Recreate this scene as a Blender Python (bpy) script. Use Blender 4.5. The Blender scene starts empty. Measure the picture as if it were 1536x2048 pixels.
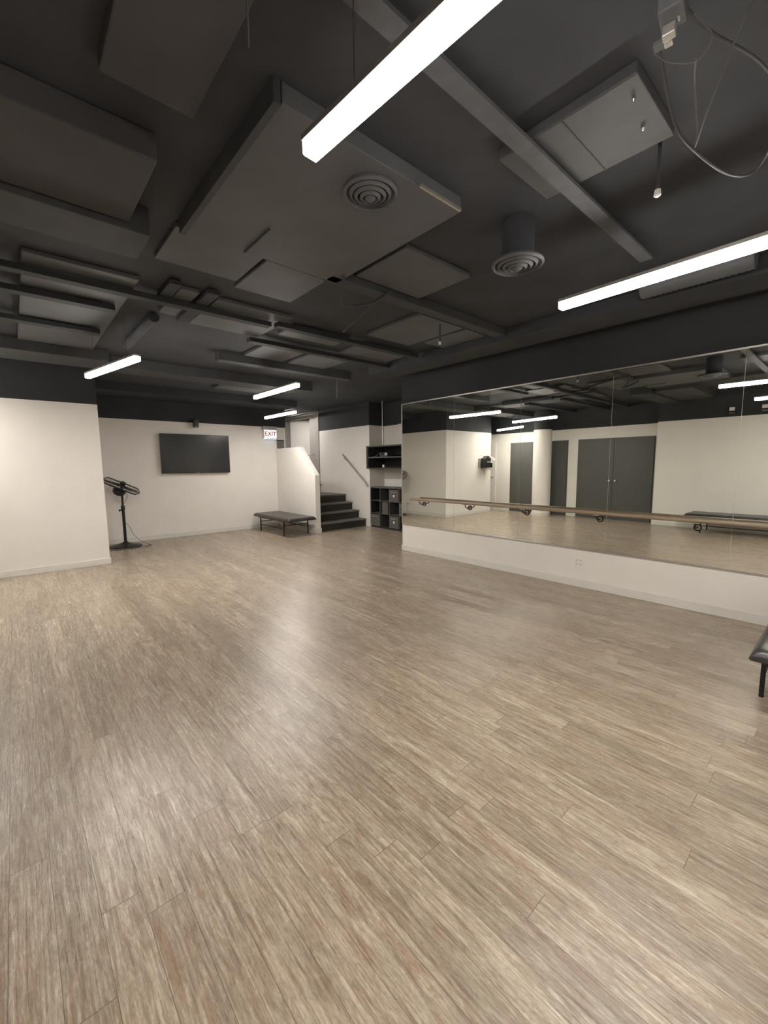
import bpy, math, random
from mathutils import Vector, Matrix
random.seed(7)
C = bpy.context.scene.collection
PI = math.pi

# ------------------------------------------------------------------ camera
F_PX, YAW, PITCH, ROLL, CAM_H = 839.2, 0.72056, 0.11221, -0.00974, 1.5
cam_d = bpy.data.cameras.new('camera')
cam_d.sensor_fit = 'HORIZONTAL'; cam_d.sensor_width = 36.0
cam_d.lens = F_PX/1536*36.0; cam_d.clip_start = .02; cam_d.clip_end = 100
cam = bpy.data.objects.new('camera', cam_d); C.objects.link(cam)
_f = Vector((math.sin(YAW)*math.cos(PITCH), math.cos(YAW)*math.cos(PITCH), -math.sin(PITCH)))
_r = Vector((math.cos(YAW), -math.sin(YAW), 0)); _u = _r.cross(_f)
_c, _s = math.cos(ROLL), math.sin(ROLL)
_R, _U = _c*_r + _s*_u, -_s*_r + _c*_u
M = Matrix((_R, _U, -_f)).transposed().to_4x4(); M.translation = Vector((0, 0, CAM_H))
cam.matrix_world = M
bpy.context.scene.camera = cam

# ------------------------------------------------------------------ world, exposure
w = bpy.data.worlds.new('world'); bpy.context.scene.world = w; w.use_nodes = True
w.node_tree.nodes['Background'].inputs[0].default_value = (0.0, 0.0, 0.0, 1)
w.node_tree.nodes['Background'].inputs[1].default_value = 0.0
vs = bpy.context.scene.view_settings
vs.view_transform = 'Standard'; vs.look = 'None'; vs.gamma = 1; vs.use_curve_mapping = False
vs.exposure = 0.1
LAMP = 186.0            # radiance of the lamp diffusers
LAMP_COL = (1.0, 0.945, 0.875)

# ------------------------------------------------------------------ materials
def nodes(name):
    m = bpy.data.materials.new(name); m.use_nodes = True
    nt = m.node_tree; return m, nt, nt.nodes['Principled BSDF']
def mat(name, col, rough=.5, metal=0, spec=.5, noise=0.0, scale=20, bump=0.0, emit=0, ecol=None, coat=0):
    m, nt, b = nodes(name)
    b.inputs['Base Color'].default_value = (*col, 1)
    b.inputs['Roughness'].default_value = rough
    b.inputs['Metallic'].default_value = metal
    b.inputs['Specular IOR Level'].default_value = spec
    b.inputs['Coat Weight'].default_value = coat
    if noise or bump:
        tc = nt.nodes.new('ShaderNodeTexCoord'); n = nt.nodes.new('ShaderNodeTexNoise')
        n.inputs['Scale'].default_value = scale; n.inputs['Detail'].default_value = 5
        nt.links.new(tc.outputs['Object'], n.inputs['Vector'])
        if noise:
            r = nt.nodes.new('ShaderNodeMapRange')
            r.inputs['From Min'].default_value = .3; r.inputs['From Max'].default_value = .7
            r.inputs['To Min'].default_value = 1-noise; r.inputs['To Max'].default_value = 1+noise
            nt.links.new(n.outputs['Fac'], r.inputs['Value'])
            v = nt.nodes.new('ShaderNodeVectorMath'); v.operation = 'SCALE'
            v.inputs[0].default_value = col
            nt.links.new(r.outputs['Result'], v.inputs['Scale'])
            nt.links.new(v.outputs['Vector'], b.inputs['Base Color'])
        if bump:
            bp = nt.nodes.new('ShaderNodeBump'); bp.inputs['Strength'].default_value = bump
            bp.inputs['Distance'].default_value = .002
            nt.links.new(n.outputs['Fac'], bp.inputs['Height']); nt.links.new(bp.outputs['Normal'], b.inputs['Normal'])
    if emit:
        b.inputs['Emission Color'].default_value = (*(ecol or col), 1)
        b.inputs['Emission Strength'].default_value = emit
    return m

white = mat('painted_wall', (.80, .765, .715), .55, noise=.02, scale=3, bump=.15)
base_m = mat('baseboard_paint', (.72, .70, .65), .45, noise=.02, scale=4)
black = mat('black_ceiling_paint', (.027, .0295, .033), .75, noise=.18, scale=1.2, bump=.4)
slab_m = mat('dark_slab_paint', (.037, .040, .047), .8, noise=.22, scale=2.5, bump=.5)
panel_m = mat('grey_duct_paint', (.088, .091, .097), .6, noise=.12, scale=3, bump=.2)
panel_brown = mat('brown_grey_duct_paint', (.045, .044, .046), .7, noise=.15, scale=3, bump=.2)
beam_m = mat('dark_beam_paint', (.046, .048, .051), .7, noise=.2, scale=4, bump=.3)
strip_m = mat('dusty_grey_channel', (.088, .091, .100), .65, metal=.0, noise=.15, scale=12)
pipe_m = mat('painted_pipe', (.055, .054, .053), .5, noise=.1, scale=15)
alu = mat('brushed_aluminium', (.62, .60, .57), .35, metal=.9, noise=.06, scale=40)
chrome = mat('chrome', (.78, .77, .75), .15, metal=1, noise=.03, scale=30)
steel = mat('satin_steel', (.50, .475, .44), .35, metal=.8, noise=.08, scale=30)
blackmetal = mat('black_metal', (.018, .017, .017), .4, metal=.3, noise=.15, scale=30)
blackplas = mat('black_plastic', (.012, .012, .013), .35, noise=.15, scale=30)
screen_m = mat('dark_screen', (.028, .029, .030), .22, noise=.05, scale=4)
leather = mat('black_leather', (.046, .042, .039), .34, noise=.25, scale=9, bump=.6)
greydoor = mat('charcoal_door_paint', (.085, .083, .078), .5, noise=.04, scale=5)
whitedoor = mat('off_white_door_paint', (.78, .75, .71), .45, noise=.02, scale=5)
frame_m = mat('grey_frame_paint', (.36, .34, .32), .5, noise=.05, scale=7)
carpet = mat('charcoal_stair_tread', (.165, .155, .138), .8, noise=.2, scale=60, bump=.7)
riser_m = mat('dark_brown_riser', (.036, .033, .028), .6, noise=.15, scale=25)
laminate = mat('black_laminate', (.028, .027, .027), .45, noise=.12, scale=18)
edge_m = mat('dark_grey_edge', (.085, .083, .080), .45, noise=.08, scale=18)
fabric = mat('grey_fabric', (.115, .108, .098), .9, noise=.12, scale=140, bump=.6)
fabric_rim = mat('light_grey_fabric_trim', (.17, .165, .155), .9, noise=.1, scale=120)
whitepl = mat('white_plastic', (.80, .79, .77), .35, noise=.02, scale=20)
ink = mat('white_ink', (.75, .74, .72), .6, noise=.05, scale=90)
cable_m = mat('dark_cable', (.06, .058, .055), .5, noise=.1, scale=50)
dust_wire = mat('dusty_wire', (.075, .073, .073), .6, noise=.1, scale=50)
silverg = mat('grey_guard_wire', (.10, .10, .10), .35, metal=.6, noise=.1, scale=40)
exit_red = mat('red_letter', (.35, .02, .03), .5, noise=.02, scale=20, emit=.05, ecol=(.9, .03, .05))
exit_white = mat('lit_sign_face', (.9, .9, .9), .4, noise=.01, scale=9, emit=.85, ecol=(.92, .97, 1))
em_blue = mat('emergency_lens', (.8, .9, 1), .3, noise=.01, scale=9, emit=3.0, ecol=(.65, .82, 1))
lens_m = mat('lamp_side_lens', (.9, .9, .9), .5, noise=.01, scale=6, emit=34.0, ecol=LAMP_COL)
lamp_m = mat('lamp_diffuser', (.9, .9, .9), .5, noise=.01, scale=6, emit=LAMP, ecol=LAMP_COL)

# mirror
mirror_m, nt, b = nodes('mirror_silvering')
b.inputs['Base Color'].default_value = (.87, .885, .835, 1); b.inputs['Metallic'].default_value = 1
b.inputs['Roughness'].default_value = .004

bronze = mat('dark_bronze', (.045, .038, .030), .35, metal=.6, noise=.1, scale=40)
def wood_rail():
    m, nt, b = nodes('oak_rail'); N = nt.nodes; L = nt.links
    tc = N.new('ShaderNodeTexCoord'); mp = N.new('ShaderNodeMapping'); mp.inputs['Scale'].default_value = (60, 2.2, 60)
    n = N.new('ShaderNodeTexNoise'); n.inputs['Scale'].default_value = 1; n.inputs['Detail'].default_value = 6
    cr = N.new('ShaderNodeValToRGB'); cr.color_ramp.elements[0].color = (.20, .145, .095, 1); cr.color_ramp.elements[1].color = (.40, .315, .22, 1)
    cr.color_ramp.elements[0].position = .3; cr.color_ramp.elements[1].position = .7
    L.new(tc.outputs['Object'], mp.inputs[0]); L.new(mp.outputs[0], n.inputs['Vector']); L.new(n.outputs['Fac'], cr.inputs[0]); L.new(cr.outputs[0], b.inputs['Base Color'])
    b.inputs['Roughness'].default_value = .38
    return m
oak = wood_rail()

def floor_material():
    m, nt, b = nodes('wood_plank_floor'); N = nt.nodes; L = nt.links
    def math_(op, a, bb=None, c=None):
        n = N.new('ShaderNodeMath'); n.operation = op
        for i, v in enumerate((a, bb, c)):
            if v is None: continue
            if isinstance(v, (int, float)): n.inputs[i].default_value = v
            else: L.new(v, n.inputs[i])
        return n.outputs[0]
    tc = N.new('ShaderNodeTexCoord'); sp = N.new('ShaderNodeSeparateXYZ'); L.new(tc.outputs['Object'], sp.inputs[0])
    PW, PL = .1175, 1.22
    u = math_('DIVIDE', math_('ADD', sp.outputs['X'], .0555 + 1.175), PW)
    col = math_('FLOOR', u); fu = math_('FRACT', u)
    wn = N.new('ShaderNodeTexWhiteNoise'); wn.noise_dimensions = '1D'; L.new(col, wn.inputs['W'])
    v = math_('ADD', math_('DIVIDE', sp.outputs['Y'], PL), math_('MULTIPLY', wn.outputs['Value'], 7.3))
    row = math_('FLOOR', v); fv = math_('FRACT', v)
    pid = math_('ADD', math_('MULTIPLY', col, 13.37), math_('MULTIPLY', row, 5.71))
    wn2 = N.new('ShaderNodeTexWhiteNoise'); wn2.noise_dimensions = '1D'; L.new(pid, wn2.inputs['W'])
    rnd = wn2.outputs['Value']
    def grain(sx, sy, detail, dist, off):
        cb = N.new('ShaderNodeCombineXYZ')
        L.new(math_('MULTIPLY', sp.outputs['X'], sx), cb.inputs[0]); L.new(math_('MULTIPLY', sp.outputs['Y'], sy), cb.inputs[1])
        L.new(math_('MULTIPLY', math_('ADD', pid, off), 3.1), cb.inputs[2])
        n = N.new('ShaderNodeTexNoise'); n.inputs['Scale'].default_value = 1; n.inputs['Detail'].default_value = detail
        n.inputs['Roughness'].default_value = .62; n.inputs['Distortion'].default_value = dist
        L.new(cb.outputs[0], n.inputs['Vector']); return n.outputs['Fac']
    g1 = grain(70, 5.5, 7, 1.6, 0)     # fine streaks
    g2 = grain(20, 2.6, 6, 2.6, 4.2)    # broad cathedral figure
    g3 = grain(30, 3.2, 6, 1.6, 9.9)    # pinkish-brown streaks
    g4 = grain(120, 34, 4, 1.0, 2.3)    # pores
    def ramp(x, pts):
        cr = N.new('ShaderNodeValToRGB'); e = cr.color_ramp.elements
        while len(e) > 1: e.remove(e[-1])
        e[0].position, e[0].color = pts[0][0], (*pts[0][1], 1)
        for p, c in pts[1:]: k = e.new(p); k.color = (*c, 1)
        L.new(x, cr.inputs[0]); return cr.outputs[0]
    g5 = grain(105, 2.4, 5, .6, 6.6)
    mixv = math_('ADD', math_('ADD', math_('MULTIPLY', g1, .38), math_('MULTIPLY', g5, .30)), math_('MULTIPLY', g2, .32))
    c1 = ramp(mixv, [(.36, (.15, .108, .080)), (.45, (.305, .242, .185)), (.52, (.425, .356, .282)), (.61, (.63, .565, .465))])
    def mix(fac, a, bb, mode='MIX'):
        n = N.new('ShaderNodeMix'); n.data_type = 'RGBA'; n.blend_type = mode
        if isinstance(fac, (int, float)): n.inputs[0].default_value = fac
        else: L.new(fac, n.inputs[0])
        for i, x in ((6, a), (7, bb)):
            if isinstance(x, tuple): n.inputs[i].default_value = (*x, 1)
            else: L.new(x, n.inputs[i])
        return n.outputs[2]
    def rng(x, a, bb, c, d):
        n = N.new('ShaderNodeMapRange'); L.new(x, n.inputs[0])
        for i, v_ in enumerate((a, bb, c, d)): n.inputs[i+1].default_value = v_
        return n.outputs[0]
    c2 = mix(rng(g3, .50, .72, 0, .55), c1, (.30, .175, .105))
    c2b = mix(rng(g3, .48, .28, 0, .40), c2, (.36, .335, .245))
    c3 = mix(1.0, c2b, ramp(rng(g4, .3, .7, 0, 1), [(0, (.76, .74, .72)), (1, (1.10, 1.10, 1.10))]), 'MULTIPLY')
    # plank-to-plank tone
    tone = ramp(rnd, [(0, (.84, .83, .80)), (.5, (1.0, .97, .95)), (1, (1.10, 1.10, 1.08))])
    c4 = mix(1.0, c3, tone, 'MULTIPLY')
    # seams
    eu = math_('MINIMUM', fu, math_('SUBTRACT', 1.0, fu))
    ev = math_('MINIMUM', fv, math_('SUBTRACT', 1.0, fv))
    su = math_('LESS_THAN', eu, .0085); sv = math_('LESS_THAN', ev, .0011)
    seam = math_('MAXIMUM', math_('MULTIPLY', su, .75), math_('MULTIPLY', sv, .75))
    c5 = mix(seam, c4, (.12, .09, .065))
    L.new(c5, b.inputs['Base Color'])
    L.new(rng(g1, .3, .7, .36, .21), b.inputs['Roughness'])
    b.inputs['Specular IOR Level'].default_value = .5
    hgt = math_('SUBTRACT', math_('ADD', math_('MULTIPLY', g1, .7), math_('MULTIPLY', g4, .3)), math_('MULTIPLY', seam, 1.2))
    bp = N.new('ShaderNodeBump'); bp.inputs['Strength'].default_value = .6; bp.inputs['Distance'].default_value = .0026
    L.new(hgt, bp.inputs['Height']); L.new(bp.outputs['Normal'], b.inputs['Normal'])
    return m
floor_m = floor_material()

# ------------------------------------------------------------------ mesh helpers
class MB:
    def __init__(s): s.v = []; s.f = []; s.m = []
    def add(s, vs_, fs, mi=0, M=None):
        k = len(s.v)
        for p in vs_: s.v.append(tuple(M @ Vector(p)) if M else tuple(p))
        for f in fs: s.f.append(tuple(i+k for i in f)); s.m.append(mi)
        return s
    def box(s, x0, x1, y0, y1, z0, z1, mi=0, M=None):
        v = [(x0,y0,z0),(x1,y0,z0),(x1,y1,z0),(x0,y1,z0),(x0,y0,z1),(x1,y0,z1),(x1,y1,z1),(x0,y1,z1)]
        return s.add(v, [(0,3,2,1),(4,5,6,7),(0,1,5,4),(1,2,6,5),(2,3,7,6),(3,0,4,7)], mi, M)
    def lathe(s, prof, n=24, M=None, mi=0):
        v = []; f = []
        for r, z in prof:
            for i in range(n):
                a = 2*PI*i/n; v.append((r*math.cos(a), r*math.sin(a), z))
        for j in range(len(prof)-1):
            for i in range(n):
                a, b_ = j*n+i, j*n+(i+1) % n
                f.append((a, b_, b_+n, a+n))
        f.append(tuple(range(n))[::-1]); f.append(tuple(range((len(prof)-1)*n, len(prof)*n)))
        return s.add(v, f, mi, M)
    def cyl(s, p, q, r, n=12, r2=None, mi=0):
        p, q = Vector(p), Vector(q); d = q-p
        M = Matrix.Translation(p) @ d.to_track_quat('Z', 'Y').to_matrix().to_4x4()
        return s.lathe([(r, 0), (r if r2 is None else r2, d.length)], n, M, mi)
    def tube(s, pts, r, n=8, closed=False, smooth=0, mi=0, M=None):
        P = [Vector(p) for p in pts]
        if smooth:
            Q = []; K = len(P)
            for i in range(K if closed else K-1):
                if closed: a, b_, c, d = P[(i-1) % K], P[i], P[(i+1) % K], P[(i+2) % K]
                else: a, b_, c, d = P[max(i-1, 0)], P[i], P[i+1], P[min(i+2, K-1)]
                for k in range(smooth):
                    t = k/smooth
                    Q.append(.5*((2*b_)+(c-a)*t+(2*a-5*b_+4*c-d)*t*t+(3*b_-a-3*c+d)*t**3))
            if not closed: Q.append(P[-1])
            P = Q
        v = []; f = []; K = len(P); up = None
        for i, p in enumerate(P):
            t = (P[(i+1) % K]-P[i-1]) if closed else (P[min(i+1, K-1)]-P[max(i-1, 0)])
            t = t.normalized() if t.length > 1e-9 else Vector((0, 0, 1))
            if up is None:
                up = t.orthogonal().normalized()
            up = (up - t*up.dot(t)); up = up.normalized() if up.length > 1e-6 else t.orthogonal().normalized()
            bn = t.cross(up)
            for k in range(n):
                a = 2*PI*k/n; v.append(tuple(p + r*(math.cos(a)*up + math.sin(a)*bn)))
        for i in range(K if closed else K-1):
            for k in range(n):
                a, b_ = i*n+k, i*n+(k+1) % n; c, d = ((i+1) % K)*n+k, ((i+1) % K)*n+(k+1) % n
                f.append((a, b_, d, c))
        if not closed:
            f.append(tuple(range(n))[::-1]); f.append(tuple(range((K-1)*n, K*n)))
        return s.add(v, f, mi, M)
    def prism(s, poly, axis, a, b_, mi=0):
        # poly in the two other axes (order x,y,z without axis)
        def P(p, t):
            q = list(p); q.insert(axis, t); return tuple(q)
        n = len(poly); v = [P(p, a) for p in poly] + [P(p, b_) for p in poly]
        f = [tuple(range(n))[::-1], tuple(range(n, 2*n))] + [(i, (i+1) % n, n+(i+1) % n, n+i) for i in range(n)]
        return s.add(v, f, mi)
    def build(s, name, m, parent=None, local=False, bevel=0, smooth=False, seg=2, normals=True):
        me = bpy.data.meshes.new(name)
        V = [Vector(v) for v in s.v]
        loc = Vector((0, 0, 0))
        if parent is not None and not local:
            o_ = parent_origin(parent); V = [v-o_ for v in V]
        elif parent is None and not local:
            xs, ys, zs = zip(*[tuple(v) for v in V])
            loc = Vector(((min(xs)+max(xs))/2, (min(ys)+max(ys))/2, min(zs))); V = [v-loc for v in V]
        me.from_pydata([tuple(v) for v in V], [], s.f)
        ms = m if isinstance(m, (list, tuple)) else [m]
        for mm in ms: me.materials.append(mm)
        for i, p in enumerate(me.polygons): p.material_index = s.m[i]; p.use_smooth = smooth
        import bmesh
        bm = bmesh.new(); bm.from_mesh(me); bmesh.ops.recalc_face_normals(bm, faces=bm.faces); bm.to_mesh(me); bm.free()
        if smooth: me.set_sharp_from_angle(angle=.7)
        o = bpy.data.objects.new(name, me); C.objects.link(o); o.location = loc
        if parent is not None: o.parent = parent
        if bevel:
            md = o.modifiers.new('bevel', 'BEVEL'); md.width = bevel; md.segments = seg; md.limit_method = 'ANGLE'
        return o
def parent_origin(p):
    v = Vector((0, 0, 0))
    while p is not None: v += Vector(p.location); p = p.parent
    return v
def tag(o, label, cat, group=None):
    o['label'] = label; o['category'] = cat
    if group: o['group'] = group
    return o
def thing(name, label, cat, loc, rz=0, group=None):
    o = bpy.data.objects.new(name, None); C.objects.link(o); o.location = loc; o.rotation_euler = (0, 0, rz)
    o.empty_display_size = .1
    return tag(o, label, cat, group)
def struct(o): o['kind'] = 'structure'; return o
def dup(root, loc, rz, label):
    r = root.copy(); C.objects.link(r); r.location = loc; r.rotation_euler = (0, 0, rz); r['label'] = label
    for ch in list(root.children):
        c = ch.copy(); C.objects.link(c); c.parent = r
        for g in list(ch.children):
            d = g.copy(); C.objects.link(d); d.parent = c
    return r

# ------------------------------------------------------------------ room shell
XM = 5.056        # mirror wall face
XO, XP = -1.75, -1.40   # opposite wall, its projecting part
YL, YT = 7.69, 9.63     # left wall face, screen wall face
XS = 6.45         # wall beside the stairs
XN = 6.92         # back of the niche
YB = -4.6         # wall behind the viewer
HP, HC = 2.44, 2.98     # paint line, slab
LZ = .76          # landing

def wall(name, x0, x1, y0, y1, z0=0.0, top=HC, hp=HP):
    m = MB(); m.box(x0, x1, y0, y1, z0, hp, 0)
    if top > hp: m.box(x0, x1, y0, y1, hp, top, 1)
    return struct(m.build(name, [white, black]))

struct(MB().box(XO-.2, 7.2, YB-.2, YT+.2, -.12, 0).build('floor', floor_m))
struct(MB().box(XO-.2, 8.4, YB-.2, 12.4, HC, HC+.15).build('ceiling', slab_m))
wall('wall_mirror', XM, XM+.14, YB, 5.27)
wall('wall_niche', XM+.14, XN, 5.13, 5.27)
wall('wall_niche_back', XN, XN+.12, 5.27, 7.855)
m = MB(); m.box(XS, XN+.12, 7.855, 10.10, 0, HP, 0).box(XS, XN+.12, 7.855, 10.10, HP, HC, 1)
m.box(XS, XS+.14, 11.93, 12.05, LZ, HP, 0).box(XS, XS+.14, 11.93, 12.05, HP, HC, 1)
m.box(XS, XS+.14, 10.10, 11.93, 2.93, HC, 1)
struct(m.build('wall_stairs', [white, black]))
wall('wall_landing', 5.05, XS+.14, 12.05, 12.17)
wall('wall_landing_left', 4.91, 5.05, YT+.12, 12.05)
# corridor outside the stair door
m = MB(); m.box(8.2, 8.3, 9.9, 12.2, LZ, HC).box(XS+.61, 8.2, 9.9, 10.0, LZ, HC).box(XS+.14, 8.2, 12.05, 12.17, LZ, HC)
struct(m.build('wall_corridor', white))
wall('wall_screen', XO, 5.05, YT, YT+.12)
struct(MB().box(5.05, 5.19, YT, YT+.12, LZ+.001, HP, 0).box(5.05, 5.19, YT, YT+.12, HP, HC, 1).build('wall_screen_end', [white, black]))
wall('wall_left', -1.10, 1.03, YL, YT)
wall('wall_opposite', XO-.15, XO, 3.28, YT+.12)
wall('wall_opposite_projection', XO-.15, XP, YB, 3.28)
wall('wall_rear', XO-.15, XM+.14, YB-.12, YB)
# half wall beside the stairs
struct(MB().prism([(7.88, 0), (YT, 0), (YT, 1.92), (8.52, 1.92), (7.88, 1.285)], 0, 4.925, 5.05).build('wall_stair_half', white, bevel=.006))

# baseboards
def bb(name, x0, x1, y0, y1, h=.095):
    return struct(MB().box(x0, x1, y0, y1, 0, h).build(name, base_m, bevel=.003, seg=1))
T = .013
bb('baseboard_mirror', XM-T, XM, YB, 5.27+T)
bb('baseboard_mirror_end', XM, XM+.14, 5.27, 5.27+T)
bb('baseboard_left', -1.10, 1.03, YL-T, YL)
bb('baseboard_left_return', 1.03, 1.03+T, YL-T, YT)
bb('baseboard_left_passage', -1.10-T, -1.10, YL-T, YT)
bb('baseboard_screen', 1.03+T, 4.925, YT-T, YT)
bb('baseboard_half_wall', 4.925-T, 4.925, 7.88-T, YT-T)
bb('baseboard_half_wall_end', 4.925, 5.05+T, 7.88-T, 7.88, .11)
bb('baseboard_stairs', XS-.002, XS+T*2, 7.855-T, 7.855)
bb('baseboard_projection', XP, XP+T, YB, 3.28+T)
m = MB()
for a, b_ in ((3.28+T, 3.40), (5.29, 5.56), (7.40, 7.93)): m.box(XO, XO+T, a, b_, 0, .095)
struct(m.build('baseboard_opposite', base_m))

# ------------------------------------------------------------------ ceiling lamps
LH = 2.515
def make_lamp(length, label):
    t = thing('pendant_light', label, 'light', (0, 0, LH), 0, 'linear pendant lights')
    h = length/2
    MB().box(-.027, .027, -h, h, -.019, .020).build('side_lens', lens_m, t, local=True, bevel=.003)
    MB().box(-.023, .023, -h+.004, h-.004, -.022, -.0192).build('diffuser', lamp_m, t, local=True)
    MB().box(-.031, .031, -h-.002, h+.002, .020, .040).build('housing', alu, t, local=True, bevel=.002)
    for s_ in (-1, 1):
        c = MB().cyl((0, s_*h*.64, .040), (0, s_*h*.64, HC-LH), .0016, 6).build('cable', dust_wire, t, local=True)
    return t
def lamp_place(a, b_):
    a, b_ = Vector(a), Vector(b_); c = (a+b_)/2; d = b_-a
    return (c.x, c.y, LH), math.atan2(-d.x, d.y)
loc, rz = lamp_place((.885, .02), (.81, 1.27))
L0 = make_lamp(1.26, 'near linear pendant light running out of the top edge of the photo'); L0.location = loc; L0.rotation_euler.z = rz
for a, b_, lab in [
    ((2.72, .13), (2.77, 1.39), 'linear pendant light running out of the right edge, in front of the mirror wall'),
    ((.96, 4.60), (.715, 5.80), 'linear pendant light hanging on the left, in front of the blank left wall'),
    ((2.80, 4.82), (2.80, 6.08), 'middle linear pendant light hanging in line with the wall screen'),
    ((4.13, 7.24), (4.13, 8.50), 'farthest linear pendant light, hanging over the black bench by the exit sign'),
    ((-.62, 6.28), (-1.22, 7.60), 'linear pendant light by the white column, seen only in the mirror'),
    ((.9, -4.3), (.9, -3.04), 'added unseen linear light behind the viewer on the left'),  # this and the next are added out of view to light the rear room
    ((2.9, -4.3), (2.9, -3.04), 'added unseen linear light behind the viewer on the right')]:
    loc, rz = lamp_place(a, b_); dup(L0, loc, rz, lab)

# ------------------------------------------------------------------ ceiling: beams, ducts, panels
nt_ = [0]
def trim(x0, x1, y0, y1, z0, z1, m=None, bev=.004):
    nt_[0] += 1
    return struct(MB().box(x0, x1, y0, y1, z0, z1).build('trim_%d' % nt_[0], m or beam_m, bevel=bev))
trim(XO, .71, 2.84, 3.20, 2.83, HC)                 # down-stand beam on the left
trim(XO, 1.03, 6.45, 7.05, 2.84, HC)                # beam ahead of the left wall
trim(1.03, 4.20, 6.72, 7.15, 2.84, HC)
trim(XO, 5.05, 8.75, YT, 2.84, HC, black)           # soffit in front of the screen wall
trim(XO, 2.06, 4.02, 4.11, 2.885, 2.93, black)              # thin joists
trim(XO, .80, 4.50, 4.60, 2.885, 2.93, black)
trim(XO, .80, 5.36, 5.47, 2.885, 2.93, black)
trim(1.04, 1.13, 3.70, 4.10, 2.93, 2.965, black)
trim(1.33, 1.43, 3.70, 4.60, 2.93, 2.965, black)
trim(4.20, 4.62, -4.5, 5.1, 2.86, HC, slab_m)       # beam along the mirror wall
trim(1.90, 4.20, 2.72, 2.84, 2.90, HC)
trim(2.10, 4.10, 3.96, 4.05, 2.885, 2.93, black)
trim(2.10, 4.20, 4.62, 4.72, 2.885, 2.93, black)
trim(2.10, 4.20, 5.55, 5.70, 2.86, HC)

def panel(name, x0, x1, y0, y1, z0, z1, lab, cat='duct', m=None):
    return tag(MB().box(x0, x1, y0, y1, z0, z1).build(name, m or panel_m, bevel=.006), lab, cat)
# the big duct panel with the first diffuser
t = thing('ceiling_panel', 'large dark grey ceiling panel above the near pendant light, with a round vent', 'panel', (1.43, 2.2, 2.90))
MB().box(.90, 2.0, 1.60, 2.81, 2.90, HC).build('panel_body', panel_m, t, bevel=.004)
MB().box(.862, .895, 1.60, 2.81, 2.885, HC).build('edge_strip', beam_m, t, bevel=.003)
MB().box(1.66, 1.985, 1.585, 1.599, 2.895, 2.91).build('edge_angle', steel, t)['label'] = 'bright metal angle'
MB().box(1.255, 1.265, 2.44, 2.80, 2.893, 2.90).build('seam', black, t)

def make_vent(loc, r, drop, lab):
    t = thing('ceiling_vent', lab, 'vent', loc, 0, 'round ceiling vents')
    MB().lathe([(r*1.0, .0), (r*1.02, -.012), (r*.93, -.022), (r*.88, -.012), (r*.84, 0)], 40).build('flange', panel_m, t, local=True, smooth=True)
    for k, (ro, zz) in enumerate(((.80, -.026), (.60, -.034), (.40, -.040))):
        MB().lathe([(r*ro, -.004), (r*ro*.99, zz+.012), (r*(ro-.10), zz), (r*(ro-.12), zz+.01), (r*(ro-.12), -.002)], 40).build('cone_ring', [panel_m, strip_m][0], t, local=True, smooth=True)
    MB().lathe([(r*.18, -.004), (r*.20, -.034), (r*.10, -.046), (.002, -.048)], 28).build('centre_cone', panel_m, t, local=True, smooth=True)
    MB().lathe([(r*.86, .001), (r*.86, -.003)], 40).build('throat', beam_m, t, local=True)
    if drop:
        MB().lathe([(r*.62, .0), (r*.62, drop-.002)], 32).build('duct_collar', slab_m, t, local=True, smooth=True)
    return t
make_vent((1.50, 1.79, 2.90), .138, 0, 'round ceiling vent flush in the large panel, beside the near pendant light')
make_vent((2.46, 1.52, 2.74), .155, HC-2.74, 'round ceiling vent on a dropped collar, right of the large panel')

PZ = 2.945
panel('air_duct', -1.3, .60, 2.20, 2.82, 2.86, HC-.002, 'brownish-grey air duct in the upper left of the ceiling, ending in mid air', m=panel_brown)
panel('air_duct', .35, .68, .15, 1.95, 2.93, HC-.002, 'dark flat duct at the top left, meeting the brownish duct at right angles', m=panel_brown)
for x0, x1, y0, y1, lab in [
    (.86, 1.44, 2.86, 3.38, 'small square dark grey panel left of the big vent panel'),
    (1.47, 1.98, 2.90, 3.50, 'small dark grey panel behind the big vent panel'),
    (.16, .86, 3.84, 6.40, 'long grey ceiling panel crossed by thin joists on the left'),
    (1.15, 1.30, 3.80, 4.50, 'narrow grey panel strip between two short joists'),
    (1.46, 2.20, 3.84, 4.64, 'grey ceiling panel crossed by one joist, left of the ceiling centre'),
    (2.10, 2.80, 2.14, 2.70, 'rhomb-looking grey panel between the two round vents and the far lamps'),
    (2.32, 3.06, 4.06, 4.40, 'narrow grey panel in the middle of the ceiling'),
    (3.10, 3.76, 2.95, 3.80, 'grey ceiling panel beyond the dropped round vent, mid room'),
    (3.82, 4.18, 2.95, 3.60, 'grey ceiling panel nearest the mirror wall'),
    (3.30, 4.10, 4.08, 4.60, 'grey ceiling panel behind the two near the mirror wall'),
    (2.40, 2.96, 4.80, 5.50, 'grey ceiling panel above the middle pendant light'),
    (3.05, 3.66, 4.80, 5.52, 'grey ceiling panel right of the one above the middle pendant light'),
    (2.90, 4.10, 7.20, 8.10, 'grey ceiling panel between the two farthest pendant lights')]:
    panel('ceiling_panel', x0, x1, y0, y1, PZ, HC-.002, lab, 'panel')
tag(MB().lathe([(.048, 0), (.048, 1.25)], 28, Matrix.Translation((1.13, 4.60, 2.928)) @ Matrix.Rotation(-PI/2, 4, 'X')).build('round_duct', slab_m, smooth=True),
    'round dark duct running away above the left pendant light', 'duct')
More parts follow.
